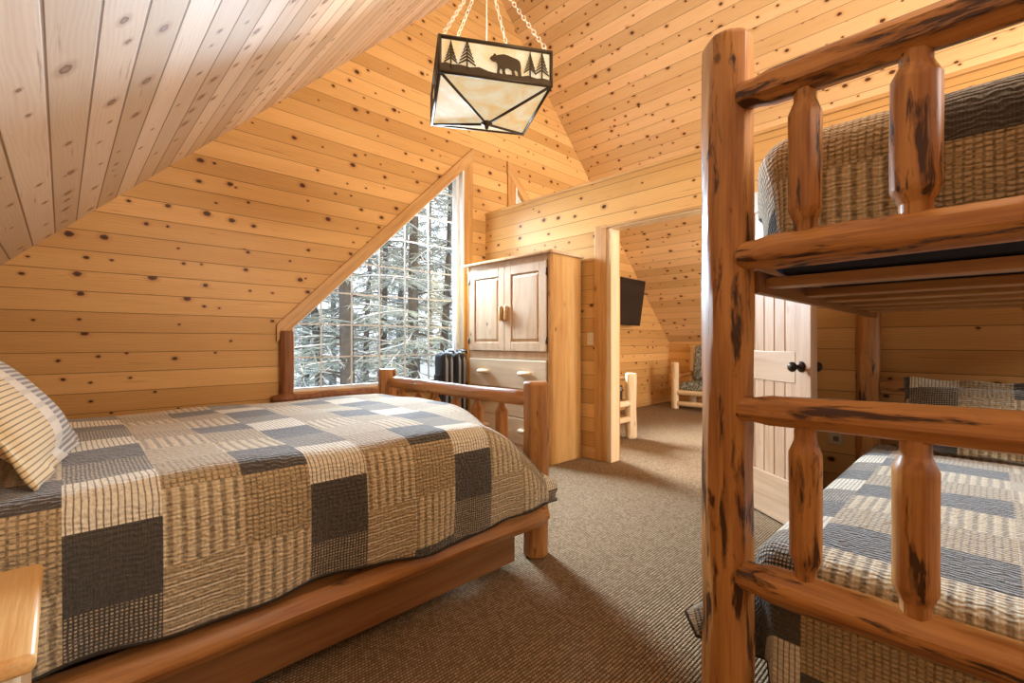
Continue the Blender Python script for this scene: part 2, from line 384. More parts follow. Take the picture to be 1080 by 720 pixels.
def log(name, parent, p0, p1, r, mat, e0=0., e1=0., seed=None, facets=9, tip=.55, bow=.0, tl=.07, base=Vector((0, 0, 0)), rough=1.):
    """hand peeled log from p0 to p1: flat drawknife facets, e0/e1 = how strongly each end is shaved to a tenon (0..1)"""
    LOGN[0] += 1; rng = random.Random(LOGN[0]*7+11 if seed is None else seed)
    p0 = Vector(p0); p1 = Vector(p1); L = (p1-p0).length; n = 26
    F = [(2*PI*(k+rng.uniform(-.28, .28))/facets, rng.uniform(.88, 1.0), rng.uniform(0, 6.28), rng.uniform(1.5, 4)) for k in range(facets)]
    bx, by, bp = rng.uniform(-1, 1)*bow, rng.uniform(-1, 1)*bow, rng.uniform(0, 3)
    m = max(10, int(L/.05)); zs = sorted(set([0, .006, .014] + [tl*.3, tl*.55, tl*.8, tl*1.05] + [L*i/m for i in range(1, m)] + [L-tl*1.05, L-tl*.8, L-tl*.55, L-tl*.3, L-.014, L-.006, L]))
    bm = bmesh.new(); rings = []
    for z in zs:
        k = 1.
        for d, e in ((z, e0), (L-z, e1)):
            if e: k = min(k, 1-(1-tip)*e*(1-min(1, max(0, (d-.55*tl)/(.5*tl)))))
            if d < .014: k *= (.86 if d < .003 else (.95 if d < .010 else 1))
        ring = []
        for q in range(n):
            a = 2*PI*q/n; rad = 1.03
            for fa, fd, fp, fw in F:
                dd = (a-fa+PI) % (2*PI)-PI
                if abs(dd) < 1.2: rad = min(rad, (fd+.035*rough*math.sin(fw*z*3+fp))/math.cos(dd))
            rr = r*k*rad
            ox = bx*math.sin(PI*z/L+bp*.3); oy = by*math.sin(PI*z/L)
            ring.append(bm.verts.new((rr*math.cos(a)+ox, rr*math.sin(a)+oy, z)))
        rings.append(ring)
    for i in range(len(rings)-1):
        for q in range(n): bm.faces.new((rings[i][q], rings[i][(q+1) % n], rings[i+1][(q+1) % n], rings[i+1][q]))
    bm.faces.new(rings[0][::-1]); bm.faces.new(rings[-1])
    o = mk(name, bm, mat, None, True)
    try: o.data.set_sharp_from_angle(angle=math.radians(24))
    except Exception: pass
    q = (p1-p0).to_track_quat('Z', 'Y')
    o.rotation_mode = 'QUATERNION'; o.rotation_quaternion = q; o.location = p0-base
    if parent is not None: o.parent = parent
    return o
def smoothstep(a, b, x):
    t = min(1, max(0, (x-a)/(b-a))); return t*t*(3-2*t)
mats()
def rebase(root, base):
    b = Vector(base)
    for c in root.children: c.location = c.location-b
    root.location = b; return root

# ================================================================== SETTING
FV, RV = 4.14, -3.0              # inner faces of window gable and of the gable behind the camera
KL, KR, RID = -0.74, 8.04, 3.65
PU = 3.58                        # partition face
bm = bmesh.new(); box(bm, KL-.12, KR+.12, RV-.12, FV+.12, -.12, 0); struct('floor', bm, M['carpet'])
th = .14
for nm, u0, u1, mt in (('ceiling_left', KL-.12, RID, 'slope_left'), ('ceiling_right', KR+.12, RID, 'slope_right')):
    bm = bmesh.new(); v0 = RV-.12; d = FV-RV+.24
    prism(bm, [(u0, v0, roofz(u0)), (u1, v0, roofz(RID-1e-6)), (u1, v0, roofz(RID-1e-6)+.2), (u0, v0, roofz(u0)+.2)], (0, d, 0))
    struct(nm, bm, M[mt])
zk = roofz(KL)
gable = [(KL-.1, 0), (KR+.1, 0), (KR+.1, roofz(KL-.1)+.05), (RID, roofz(RID-1e-6)+.05), (KL-.1, roofz(KL-.1)+.05)]
W1 = [(1.41, .665), (3.23, .665), (3.23, 1.262+.984*1.79), (1.41, 1.262-.984*.03)]
W2 = [(2*RID-u, z) for u, z in W1][::-1]
for nm, v, dv in (('wall_back', FV, .14), ('wall_front', RV, -.14)):
    bm = bmesh.new()
    ws = [W1, W2] if nm == 'wall_back' else [[(1.2, .5), (3.2, .5), (3.2, 2.9), (1.2, .95)], [(4.1, .5), (6.1, .5), (6.1, .95), (4.1, 2.9)]]
    holed(bm, [(u, v, z) for u, z in gable], [[(u, v, z) for u, z in w] for w in ws], (0, dv, 0))
    struct(nm, bm, M['wall_pine'])
for nm, u, du in (('wall_left', KL, -.12), ('wall_right', KR, .12)):
    bm = bmesh.new(); box(bm, min(u, u+du), max(u, u+du), RV, FV, 0, zk+.02); struct(nm, bm, M['side_pine'])
# partition under the ridge with the doorway
D0, D1, DH, PT = 1.47, 2.405, 2.135, 2.575
bm = bmesh.new()
prism(bm, [(PU, y, z) for y, z in ((RV, 0), (D0, 0), (D0, DH), (D1, DH), (D1, 0), (FV, 0), (FV, PT), (RV, PT))], (.12, 0, 0))
struct('wall_middle', bm, M['side_pine'])
def trim(nm, mt, *b, bev=.004):
    bm = bmesh.new(); box(bm, *b, bev); return struct(nm, bm, M[mt])
trim('trim_1', 'trim_v', PU-.012, PU+.132, RV, FV, PT, PT+.028)                       # cap on the partition
trim('trim_2', 'trim', PU-.022, PU, D1+.035, D1+.165, 0, DH+.03)                       # left casing
trim('trim_3', 'jamb', PU-.012, PU+.12, D1-.012, D1+.035, 0, DH)                       # left jamb
trim('trim_4', 'jamb', PU-.012, PU+.12, D0-.03, D0+.012, 0, DH)
trim('trim_5', 'trim', PU-.022, PU, D0-.14, D0-.03, 0, DH+.03)
trim('trim_6', 'trim_v', PU-.026, PU, D0-.14, D1+.10, DH+.0, DH+.022, bev=.003)           # thin head strip
trim('trim_7', 'jamb', PU-.012, PU+.12, D0, D1, DH-.012, DH+.004)
trim('trim_8', 'trim', PU+.12, PU+.14, D1-.01, D1+.10, 0, DH)
bm = bmesh.new(); box(bm, KL, PU, FV-.018, FV, 0, .09, .004); box(bm, PU+.12, KR, FV-.018, FV, 0, .09, .004); struct('baseboard_back', bm, M['trim_u'])
bm = bmesh.new(); box(bm, KR-.018, KR, RV, FV, 0, .09, .004); struct('baseboard_right', bm, M['trim_v'])
bm = bmesh.new(); box(bm, PU-.018, PU, D1+.165, FV-.018, 0, .09, .004); box(bm, PU-.018, PU, RV, D0-.14, 0, .09, .004); struct('baseboard_middle', bm, M['trim_v'])

def window(nm, W, mir):
    """trapezoid gable window; built for the left one, mirrored about the ridge for the other"""
    X = (lambda u: 2*RID-u) if mir else (lambda u: u)
    root = thing(nm, None, None); root['kind'] = 'structure'
    vi, vo = FV+.055, FV+.085
    u0, u1, z0 = 1.41, 3.23, .665
    top = lambda u: 1.262+.984*(u-1.44)
    def quad(bm, pts, v, d): prism(bm, [(X(u), v, z) for u, z in pts], (0, d, 0))
    bm = bmesh.new(); f = .028
    quad(bm, [(u0, z0), (u1, z0), (u1, z0+f), (u0, z0+f)], vi-.02, .07)
    quad(bm, [(u0, z0+f), (u0+f, z0+f), (u0+f, top(u0+f)-f*1.4), (u0, top(u0)-f*1.4)], vi-.02, .07)
    quad(bm, [(u1-f*1.9, z0+f), (u1, z0+f), (u1, top(u1)-f*1.4), (u1-f*1.9, top(u1-f*1.9)-f*1.4)], vi-.02, .07)
    quad(bm, [(u0, top(u0)-f*1.4), (u1, top(u1)-f*1.4), (u1, top(u1)), (u0, top(u0))], vi-.02, .07)
    mk('window_frame', bm, M['white'], root)
    bm = bmesh.new(); w = .006
    for k in range(1, 6):
        u = 1.395+.2875*k; quad(bm, [(u-w, z0), (u+w, z0), (u+w, top(u)-.03), (u-w, top(u)-.03)], vi+.012, .012)
    for k in range(1, 8):
        z = z0+.295*k; ua = max(u0, 1.44+(z-1.262)/.984+.04)
        if ua < u1-.05: quad(bm, [(ua, z-w), (u1, z-w), (u1, z+w), (ua, z+w)], vi+.012, .012)
    mk('muntin', bm, M['white'], root)
    bm = bmesh.new(); quad(bm, W if not mir else [(2*RID-u, z) for u, z in W], vi+.03, .004); mk('pane', bm, M['glass'], root)
    # slanted head board, log side post, inner casing board, bark edged sill
    wd = .105; ua, ub = u0-.13, u1+.15
    pts = [(ua, top(ua)-.01), (ub, top(ub)-.01), (ub, top(ub)-.01+wd*1.4), (ua, top(ua)-.01+wd*1.4)]
    o3 = Vector((X(ua), FV-.028, top(ua)-.01)); dx = (Vector((X(ub), FV-.028, top(ub)-.01))-o3).normalized(); dy = Vector((0, 1, 0)); dz = dx.cross(dy)
    mw = Matrix(((dx.x, dy.x, dz.x, o3.x), (dx.y, dy.y, dz.y, o3.y), (dx.z, dy.z, dz.z, o3.z), (0, 0, 0, 1))); inv = mw.inverted()
    bm = bmesh.new(); prism(bm, [inv @ Vector((X(u), FV-.028, z)) for u, z in pts], (0, .028, 0))
    o = mk('head_board', bm, M['trim_u']); o.matrix_world = mw; o.parent = root
    bm = bmesh.new(); quad(bm, [(u1, z0-.05), (u1+.14, z0-.05), (u1+.14, top(u1+.14)-.01), (u1, top(u1)-.01)], FV-.022, .022); mk('side_casing', bm, M['trim'], root)
    bm = bmesh.new(); quad(bm, [(u1-.012, z0), (u1+.012, z0), (u1+.012, top(u1)-.005), (u1-.012, top(u1-.012)-.005)], FV-.026, .064); mk('side_liner', bm, M['white'], root)
    log('side_post', root, (X(u0-.055), FV-.03, .60), (X(u0-.055), FV-.03, 1.19), .055, M['redlog'], base=Vector((0, 0, 0)))
    bm = bmesh.new()
    p = [(X(u0-.17+i*.095), FV-.055-.012*math.sin(i*2.3)-.01*math.sin(i*.9), .625) for i in range(21)]
    tube(bm, p, [.034+.010*math.sin(i*1.7)+.006*math.sin(i*3.1) for i in range(21)], 12)
    box(bm, min(X(u0-.17), X(u1+.06)), max(X(u0-.17), X(u1+.06)), FV-.055, FV+.06, .60, .648)
    mk('window_sill', bm, M['redlog'], root, True)
    return root
window('window_1', W1, False); window('window_2', W2, True)

# plank door standing open into the room
def door():
    root = thing('door_1', None, None); root['kind'] = 'structure'
    W, Hh, T = .962, 2.06, .042
    st = .115
    def pc(nm, x0, x1, z0, z1, mt, t=T): 
        bm = bmesh.new(); cx, cz = (x0+x1)/2, (z0+z1)/2
        box(bm, x0-cx, x1-cx, -t/2, t/2, z0-cz, z1-cz, .005); o = mk(nm, bm, M[mt], root); o.location = (cx, 0, cz); return o
    pc('stile', 0, st, 0, Hh, 'door'); pc('stile', W-st, W, 0, Hh, 'door')
    pc('rail', st, W-st, 0, .27, 'door_h'); pc('rail', st, W-st, .845, 1.03, 'door_h'); pc('rail', st, W-st, Hh-.14, Hh, 'door_h')
    for z0, z1 in ((.27, .845), (1.03, Hh-.14)):
        bm = bmesh.new(); n = 8; bw = (W-2*st)/n
        for i in range(n): box(bm, st+bw*i+.0015, st+bw*(i+1)-.0015, -.014, .014, z0-.004, z1+.004, .006)
        mk('panel', bm, M['door'], root)
    for sgn in (1, -1):
        bm = bmesh.new(); lathe(bm, [(.031, 0), (.031, .006), (.024, .011), (.012, .014), (.011, .036), (.020, .042), (.028, .052), (.029, .062), (.022, .072), (.010, .076)], 20)
        k = mk('knob', bm, M['bronze'], root, True); k.location = (W-.068, sgn*T/2, .945); k.rotation_euler = (-sgn*PI/2, 0, 0)
    for z in (.25, 1.03, 1.8):
        bm = bmesh.new(); lathe(bm, [(.009, -.05), (.009, .05)], 10); h = mk('hinge', bm, M['bronze'], root, True); h.location = (-.006, .026, z)
    a = Vector((3.545, 1.455)); b = Vector((2.985, .69))
    root.location = (a.x, a.y, .012); root.rotation_euler = (0, 0, math.atan2(b.y-a.y, b.x-a.x)); return root
door()

# ================================================================== LOG BED
B = Vector
def bed():
    r = thing('log_bed', 'queen log bed under the patchwork quilt by the window', 'bed')
    fu, hu, v0, v1 = 1.765, -.42, 1.64, 3.18
    log('post', r, (fu, v0, 0), (fu, v0, .893), .071, M['bedlog'], facets=8)
    log('post', r, (fu, v1, 0), (fu, v1, .893), .068, M['bedlog'], facets=8)
    log('post', r, (hu, v0, 0), (hu, v0, 1.22), .068, M['bedlog']); log('post', r, (hu, v1, 0), (hu, v1, 1.22), .068, M['bedlog'])
    log('foot_rail', r, (fu, v0+.03, .80), (fu, v1-.03, .80), .043, M['bedlog'], .5, .5, bow=.006)
    log('lower_foot_rail', r, (fu, v0+.03, .40), (fu, v1-.03, .40), .043, M['bedlog'], .5, .5)
    for v in (1.905, 2.115, 2.33, 2.54, 2.75, 2.96): log('baluster', r, (fu, v, .43), (fu, v, .775), .036, M['bedlog'], .9, .9, tip=.45, tl=.06)
    for z in (.62, 1.10): log('head_rail', r, (hu, v0+.03, z), (hu, v1-.03, z), .045, M['bedlog'], .5, .5)
    for v in (1.95, 2.2, 2.45, 2.7, 2.93): log('baluster', r, (hu, v, .65), (hu, v, 1.07), .036, M['bedlog'], .9, .9, tip=.45)
    for sgn, v in ((1, 1.558), (-1, 3.245)):
        log('side_rail', r, (hu+.05, v, .240), (1.735, v, .240), .054, M['bedlog'], .15, .35, bow=.006, facets=7)
        o = bxo('side_board', r, M['board'], hu+.07, 1.57, v+sgn*.055-.014, v+sgn*.055+.014, .04, .20)
    bxo('foot_board', r, M['board'], 1.58, 1.61, 1.72, 3.08, .10, .30)
    return rebase(r, (.67, 2.41, 0))
bed()
bm = bmesh.new(); box(bm, -.36, 1.48, 1.585, 3.0, .275, .70, .06, seg=3)
tag(mk('mattress', bm, M['mattress'], None, True), 'mattress hidden under the quilt on the queen log bed', 'mattress')

def bed_quilt():
    """quilt over the mattress: flat top, rounded fold, wavy side flap ending over the side rail, sagging towards the foot"""
    rng = random.Random(5); NA = 120
    vN, vF, R = 1.497, 3.06, .075
    prof = []                                   # (v, dz, t): t = cloth distance, 0 at z .65 on the near flap
    zt = .733
    flat = [vF-R+(vN+R-(vF-R))*i/46 for i in range(47)]
    arc = PI/2*R; t_edge = -(.733-.65)+R-arc    # cloth distance at start of near arc
    for i in range(9):                          # far flap
        z = .34+(zt-R-.34)*i/9; prof.append((vF+.0, z-zt, t_edge-(flat[0]-flat[-1])-arc-(zt-R-z)))
    for i in range(6):
        a = PI/2*i/6; prof.append((vF-R+R*math.cos(a), -R+R*math.sin(a), t_edge-(flat[0]-flat[-1])-arc+R*a))
    for v in flat: prof.append((v, 0., t_edge-(v-flat[-1])))
    for i in range(1, 7):
        a = PI/2*i/6; prof.append((vN+R-R*math.sin(a), -R+R*math.cos(a), t_edge+R*a))
    NF = 22
    for i in range(1, NF+1): prof.append((vN, None, i/NF))
    bm = bmesh.new(); uvl = bm.loops.layers.uv.new('UVMap'); grid = []; UV = {}
    def drop(u, v):
        ue = u-(1.30+smoothstep(1.55, 2.25, v)*.27)
        if v > 2.9: ue -= 0
        return min(.285, .31*(max(0, ue)/.41)**1.5)
    for ia in range(NA+1):
        a = ia/NA; row = []
        for v, dz, t in prof:
            side = 1-smoothstep(1.50, 1.56, v)
            um = 1.655+.105*side; u = -.38+(um+.38)*a
            dome = .012*math.sin(PI*min(1, max(0, (v-1.5)/1.5)))
            bumps = .004*math.sin(u*9+v*3)+.003*math.sin(v*14-u*5)
            if dz is not None:
                z = zt+dome+bumps*(1 if dz > -.02 else 0)+dz-drop(u, v)*(1. if dz > -.3 else .6); vv = v; tt = t
                if dz > -.05 and v > 2.95: z -= .0
            else:
                s = t
                z0 = zt-R-drop(u, vN)
                hem = .325+.022*math.sin(u*3.4+.6)+.012*math.sin(u*8.5+2)
                hem = min(hem, z0-.03)
                z = z0+(hem-z0)*s
                w = s*(.010*math.sin(u*11+1)+.008*math.sin(u*23+.5*s))
                vv = v-.006-.022*s*0+w-.010*math.sin(PI*s)
                vv = min(vv, 1.499) if z < .30 else vv
                tt = t_edge+arc+(zt-R-z)-drop(u, vN)*0
                if u > 1.6: u -= .03*math.sin(PI*s)
            p = bm.verts.new((u, vv, z)); UV[p] = (u, tt); row.append(p)
        grid.append(row)
    nr = len(prof)
    for i in range(NA):
        for k in range(nr-1):
            f = bm.faces.new((grid[i][k], grid[i+1][k], grid[i+1][k+1], grid[i][k+1]))
            for lp in f.loops: lp[uvl].uv = UV[lp.vert]
    hempts = [grid[i][-1].co.copy() for i in range(NA+1)]; endpts = [grid[NA][k].co.copy() for k in range(nr-1, nr-NF, -1)]
    o = mk('patchwork_quilt', bm, M['quilt'], None, True)
    s = o.modifiers.new('Solidify', 'SOLIDIFY'); s.thickness = .012; s.offset = 0
    tag(o, 'wide grey and tan patchwork quilt spread over the queen log bed', 'quilt')
    bm = bmesh.new(); tube(bm, hempts[::2]+[hempts[-1]], .0085, 6)
    mk('binding', bm, M['hem'], o, True)
    return o
bed_quilt()

def pillow(name, w, h, th, flange, mat, label, cat, loc, rot, group=None, ruffle=True, seed=1):
    """stuffed pillow in its own frame: width along x, height along y, standing on y=0; uv in metres"""
    rng = random.Random(seed); n = 44; bm = bmesh.new(); uvl = bm.loops.layers.uv.new('UVMap'); UV = {}
    sides = []
    for sg in (1, -1):
        g = []
        for i in range(n+1):
            row = []
            for j in range(n+1):
                s, t = -1+2*i/n, -1+2*j/n
                pinch = 1-.05*(1-s*s)*abs(t)**3 ; pin2 = 1-.05*(1-t*t)*abs(s)**3
                x = s*(w/2+flange)*pin2; y = t*(h/2+flange)*pinch
                sx = min(1, abs(x)/(w/2)); sy = min(1, abs(y)/(h/2))
                q = max(0, (1-sx**2.6))**.55*max(0, (1-sy**2.6))**.55
                z = sg*(th/2*q+.004)
                if max(abs(x)-w/2, abs(y)-h/2) > 0 and ruffle: z += .012*math.sin(22*(x+y)+3*s)*min(1, max(abs(x)-w/2, abs(y)-h/2)/flange)
                z += q*.006*math.sin(9*x+4)*math.sin(11*y)
                p = bm.verts.new((x, y+h/2+flange, z)); UV[p] = (x+w/2, y+h/2); row.append(p)
            g.append(row)
        sides.append(g)
        for i in range(n):
            for j in range(n):
                f = bm.faces.new((g[i][j], g[i+1][j], g[i+1][j+1], g[i][j+1]))
                for lp in f.loops: lp[uvl].uv = UV[lp.vert]
    a, b = sides
    rim = [(i, 0) for i in range(n)]+[(n, j) for j in range(n)]+[(i, n) for i in range(n, 0, -1)]+[(0, j) for j in range(n, 0, -1)]
    for k in range(len(rim)):
        (i, j), (i2, j2) = rim[k], rim[(k+1) % len(rim)]
        f = bm.faces.new((a[i][j], a[i2][j2], b[i2][j2], b[i][j]))
        for lp in f.loops: lp[uvl].uv = UV[lp.vert]
    o = mk(name, bm, mat, None, True); o.location = loc; o.rotation_euler = rot
    return tag(o, label, cat, group)
# x axis of the pillow -> +v, its y axis leans back towards the headboard (-u)
def lean(loc, lean_deg, yaw=0.): 
    a = math.radians(lean_deg)
    X = Vector((math.sin(yaw), math.cos(yaw), 0)); Y = Vector((-math.sin(a), 0, math.cos(a))); Z = X.cross(Y)
    return Matrix(((X.x, Y.x, Z.x), (X.y, Y.y, Z.y), (X.z, Y.z, Z.z))).to_euler()
pillow('pillow', .56, .33, .11, .045, M['sham'], 'striped tan pillow sham leaning at the near head side of the queen bed', 'pillow', (.01, 1.93, .745), lean(0, 36, .14), seed=3)
pillow('pillow', .56, .33, .12, .04, M['sham'], 'grey and cream pillow behind the striped tan pillow on queen bed', 'pillow', (-.06, 2.62, .745), lean(0, 36), seed=4)

# ================================================================== NIGHTSTAND
def nightstand():
    r = thing('nightstand', 'light pine nightstand beside the head of the queen bed', 'nightstand')
    z = .62
    bm = bmesh.new(); box(bm, -.24, .24, -.21, .21, -.016, .016, .012, seg=4)
    o = mk('top', bm, M['stand'], r, True); o.location = (-.268, 1.235, z-.016)
    bxo('body', r, M['stand'], -.47, -.07, 1.06, 1.41, .22, z-.033)
    bxo('drawer', r, M['stand'], -.45, -.09, 1.045, 1.06, .40, z-.05)
    bm = bmesh.new(); lathe(bm, [(.008, 0), (.009, .012), (.017, .018), (.012, .028), (.004, .03)], 14); k = mk('knob', bm, M['bronze'], r, True); k.location = (-.27, 1.045, .49); k.rotation_euler = (PI/2, 0, 0)
    for u in (-.465, -.075):
        for v in (1.065, 1.405): log('leg', r, (u, v, 0), (u, v, z-.033), .03, M['palelog'])
    return rebase(r, (-.268, 1.235, 0))
nightstand()

# ================================================================== BUNK BED
BU0, BU1, BV0, BV1 = 1.335, 3.42, .51, -.72
def bunk():
    r = thing('bunk_bed', 'tall peeled log bunk bed against the wall right of the doorway', 'bunk bed')
    mt = M['cedar']
    log('post', r, (BU0, BV0, 0), (BU0, BV0, 1.935), .068, mt, seed=21, facets=9, rough=1.2)
    log('post', r, (BU1-.01, BV0-.005, 0), (BU1-.01, BV0-.005, 1.9), .062, mt, seed=22)
    log('post', r, (BU0, BV1, 0), (BU0, BV1, 1.935), .068, mt, seed=23); log('post', r, (BU1, BV1, 0), (BU1, BV1, 1.9), .066, mt, seed=24)
    for u, tag_ in ((BU0, 'foot'), (BU1, 'head')):
        for i, (z, rr) in enumerate(((.478, .045), (.920, .043), (1.328, .047), (1.752, .046))):
            if tag_ == 'head': rr = .036; z = (.30, .845, 1.31, 1.72)[i]
            ur = u-.028 if tag_ == 'foot' else u
            log(tag_+'_rail', r, (ur, BV0-.040, z), (ur, BV1+.040, z), rr, mt, (.45 if tag_ == 'foot' else .75), .75, seed=30+i+(10 if tag_ == 'head' else 0), facets=8, tip=.62, tl=.075, rough=1.4, bow=.006)
        pairs = ((.478, .920), (1.328, 1.752)) if tag_ == 'foot' else ((.30, .845), (1.31, 1.72))
        for z0, z1 in pairs:
            for k, v in enumerate((.317, .112, -.097, -.303, -.51)):
                rr = (.037, .044, .038, .040, .039)[k] if z0 > 1 else (.036, .040, .039, .037, .04)[k]
                if tag_ == 'head': rr = .034
                log('baluster', r, (u-(.024 if tag_ == 'foot' else 0), v, z0+.03), (u-(.024 if tag_ == 'foot' else 0), v, z1-.028), rr, mt, 1., 1., seed=60+k+int(z0*10), facets=7, tip=.68, tl=.062, rough=1.3)
    for z, nm in ((.36, 'lower'), (1.318, 'upper')):
        for v in (BV0-.01, BV1+.01):
            if nm == 'upper': log('side_rail', r, (BU0+.05, v, z+.035), (BU1-.05, v, z+.035), .038, mt, .5, .5)
            else: log('side_rail', r, (BU0+.10, v-.06*(1 if v > 0 else -1), z-.12), (BU1-.05, v-.06*(1 if v > 0 else -1), z-.12), .03, mt, .5, .5)
    for nm, z in (('slat', 1.272), ('slat', .262)):
        for i in range(6):
            u = (1.50, 1.90, 2.20, 2.50, 2.80, 3.10)[i]
            bxo('slat', r, M['slat'], u-.04, u+.04, BV1+.045, BV0-.045, z-.016, z+.012, .004)
    for v in (BV0-.045, BV1+.045): bxo('side_board', r, M['board'], BU0+.07, BU1-.06, v-.012, v+.012, 1.236, 1.30)
    return rebase(r, (2.38, -.10, 0))
bunk()
def mattress(name, label, x0, x1, y0, y1, z0, z1, mt):
    bm = bmesh.new(); box(bm, x0, x1, y0, y1, z0, z1, .05, seg=3); return tag(mk(name, bm, mt, None, True), label, 'mattress')
mattress('mattress', 'navy edged mattress on the upper bunk under its quilt', 1.43, 3.36, -.655, .445, 1.286, 1.50, M['navy'])
mattress('mattress', 'mattress on the lower bunk hidden by its quilt', 1.44, 3.36, -.64, .43, .276, .47, M['mattress'])

def drape(name, x0, x1, y0, y1, ztop, Redge, rc, dropf, flare, mat, label, dome=.03, seed=1, hem=True):
    """blanket over a mattress: rounded rectangle rings from the middle outwards, then down the sides. dropf(angle)->hem height"""
    rng = random.Random(seed); cx, cy, hx, hy = (x0+x1)/2, (y0+y1)/2, (x1-x0)/2, (y1-y0)/2
    NP = 240
    def rim(k, ins):
        """point + outward normal of rounded rect inset by ins, k in 0..NP"""
        a, b = hx-ins, hy-ins; r = max(.001, min(rc, a, b)) if ins < rc else .001
        r = max(.001, rc-ins*.5); r = min(r, a, b)
        segs = [('l', a-r, b, -1), ]
        per = [2*(b-r), PI/2*r, 2*(a-r), PI/2*r, 2*(b-r), PI/2*r, 2*(a-r), PI/2*r]
        return a, b, r
    base = []
    a, b, r = hx, hy, rc
    per = [2*(b-r), PI/2*r, 2*(a-r), PI/2*r]*2; tot = sum(per)
    for k in range(NP):
        s = tot*k/NP; i = 0
        while s > per[i]: s -= per[i]; i += 1
        if i == 0: p, nn = (a, -(b-r)+s), (1, 0)
        elif i == 2: p, nn = ((a-r)-s, b), (0, 1)
        elif i == 4: p, nn = (-a, (b-r)-s), (-1, 0)
        elif i == 6: p, nn = (-(a-r)+s, -b), (0, -1)
        else:
            an = {1: 0, 3: PI/2, 5: PI, 7: 3*PI/2}[i]+s/r; cc = {1: (a-r, b-r), 3: (-(a-r), b-r), 5: (-(a-r), -(b-r)), 7: (a-r, -(b-r))}[i]
            p = (cc[0]+r*math.cos(an), cc[1]+r*math.sin(an)); nn = (math.cos(an), math.sin(an))
        base.append((p, nn))
    bm = bmesh.new(); uvl = bm.loops.layers.uv.new('UVMap'); UV = {}; rings = []
    def V(x, y, z, u, v):
        p = bm.verts.new((cx+x, cy+y, z)); UV[p] = (cx+u, cy+v); return p
    # top rings
    for f in (.02, .15, .3, .45, .6, .75, .86, .94, 1.):
        ring = []
        for (px, py), (nx, ny) in base:
            x, y = (px-nx*Redge)*f, (py-ny*Redge)*f
            z = ztop+dome*(1-f**2.2)+.006*math.sin(7*x+2)*math.sin(9*y+1)*(1-f)
            ring.append(V(x, y, z, x, y))
        rings.append(ring)
    arc = Redge*PI/2
    for i in range(1, 7):
        an = PI/2*i/6; ring = []
        for (px, py), (nx, ny) in base:
            o = -Redge+Redge*math.sin(an); ro = -Redge+Redge*an
            ring.append(V(px+nx*o, py+ny*o, ztop-Redge+Redge*math.cos(an), px+nx*ro, py+ny*ro))
        rings.append(ring)
    NS = 14
    for i in range(1, NS+1):
        s = i/NS; ring = []
        for k, ((px, py), (nx, ny)) in enumerate(base):
            zh = dropf(px, py, nx, ny); z = ztop-Redge+(zh-ztop+Redge)*s
            o = flare(px, py, nx, ny, s)+s*.012*math.sin(k*.55+seed)*(.4+abs(nx*ny)*2)
            ro = arc-Redge+(ztop-Redge-z)
            ring.append(V(px+nx*o, py+ny*o, z, px+nx*ro, py+ny*ro))
        rings.append(ring)
    bm.faces.new(rings[0])
    for i in range(len(rings)-1):
        for k in range(NP):
            f = bm.faces.new((rings[i][k], rings[i][(k+1) % NP], rings[i+1][(k+1) % NP], rings[i+1][k]))
    for f in bm.faces:
        for lp in f.loops: lp[uvl].uv = UV[lp.vert]
    hp = [v.co.copy() for v in rings[-1]]
    o = mk(name, bm, mat, None, True); s = o.modifiers.new('Solidify', 'SOLIDIFY'); s.thickness = .010; s.offset = 0
    tag(o, label, 'quilt')
    if hem:
        bm = bmesh.new(); tube(bm, hp+[hp[0]], .007, 6, False); mk('binding', bm, M['hem'], o, True)
    return o
def d_low(px, py, nx, ny):
    if nx < -.3 and ny > .1: return .20
    if ny > .5: return .21
    if nx < -.5: return .10
    return .30
def f_low(px, py, nx, ny, s):
    near = smoothstep(-.1, -1., px)
    if ny > .3: return s*s*(.04+.19*near)*smoothstep(.85, .995, ny)
    return s*.012
drape('patchwork_quilt', 1.41, 3.32, -.66, .475, .525, .055, .06, d_low, f_low, M['bunk_quilt'], 'patchwork quilt on the lower bunk hanging over its foot end', dome=.03, seed=2)
drape('patchwork_quilt', 1.405, 3.35, -.665, .478, 1.675, .10, .09, lambda px, py, nx, ny: 1.365 if nx < -.5 else (1.46 if ny > .3 else 1.40), lambda px, py, nx, ny, s: 0., M['top_quilt'], 'brown patchwork quilt bulging behind the rails of the upper bunk', dome=.03, seed=3, hem=False)
pillow('pillow', .60, .30, .16, .05, M['sham2'], 'gingham pillow leaning on the head rail of the lower bunk', 'pillow', (3.06, -.02, .555), (math.radians(62), 0, math.radians(-90)), seed=8)

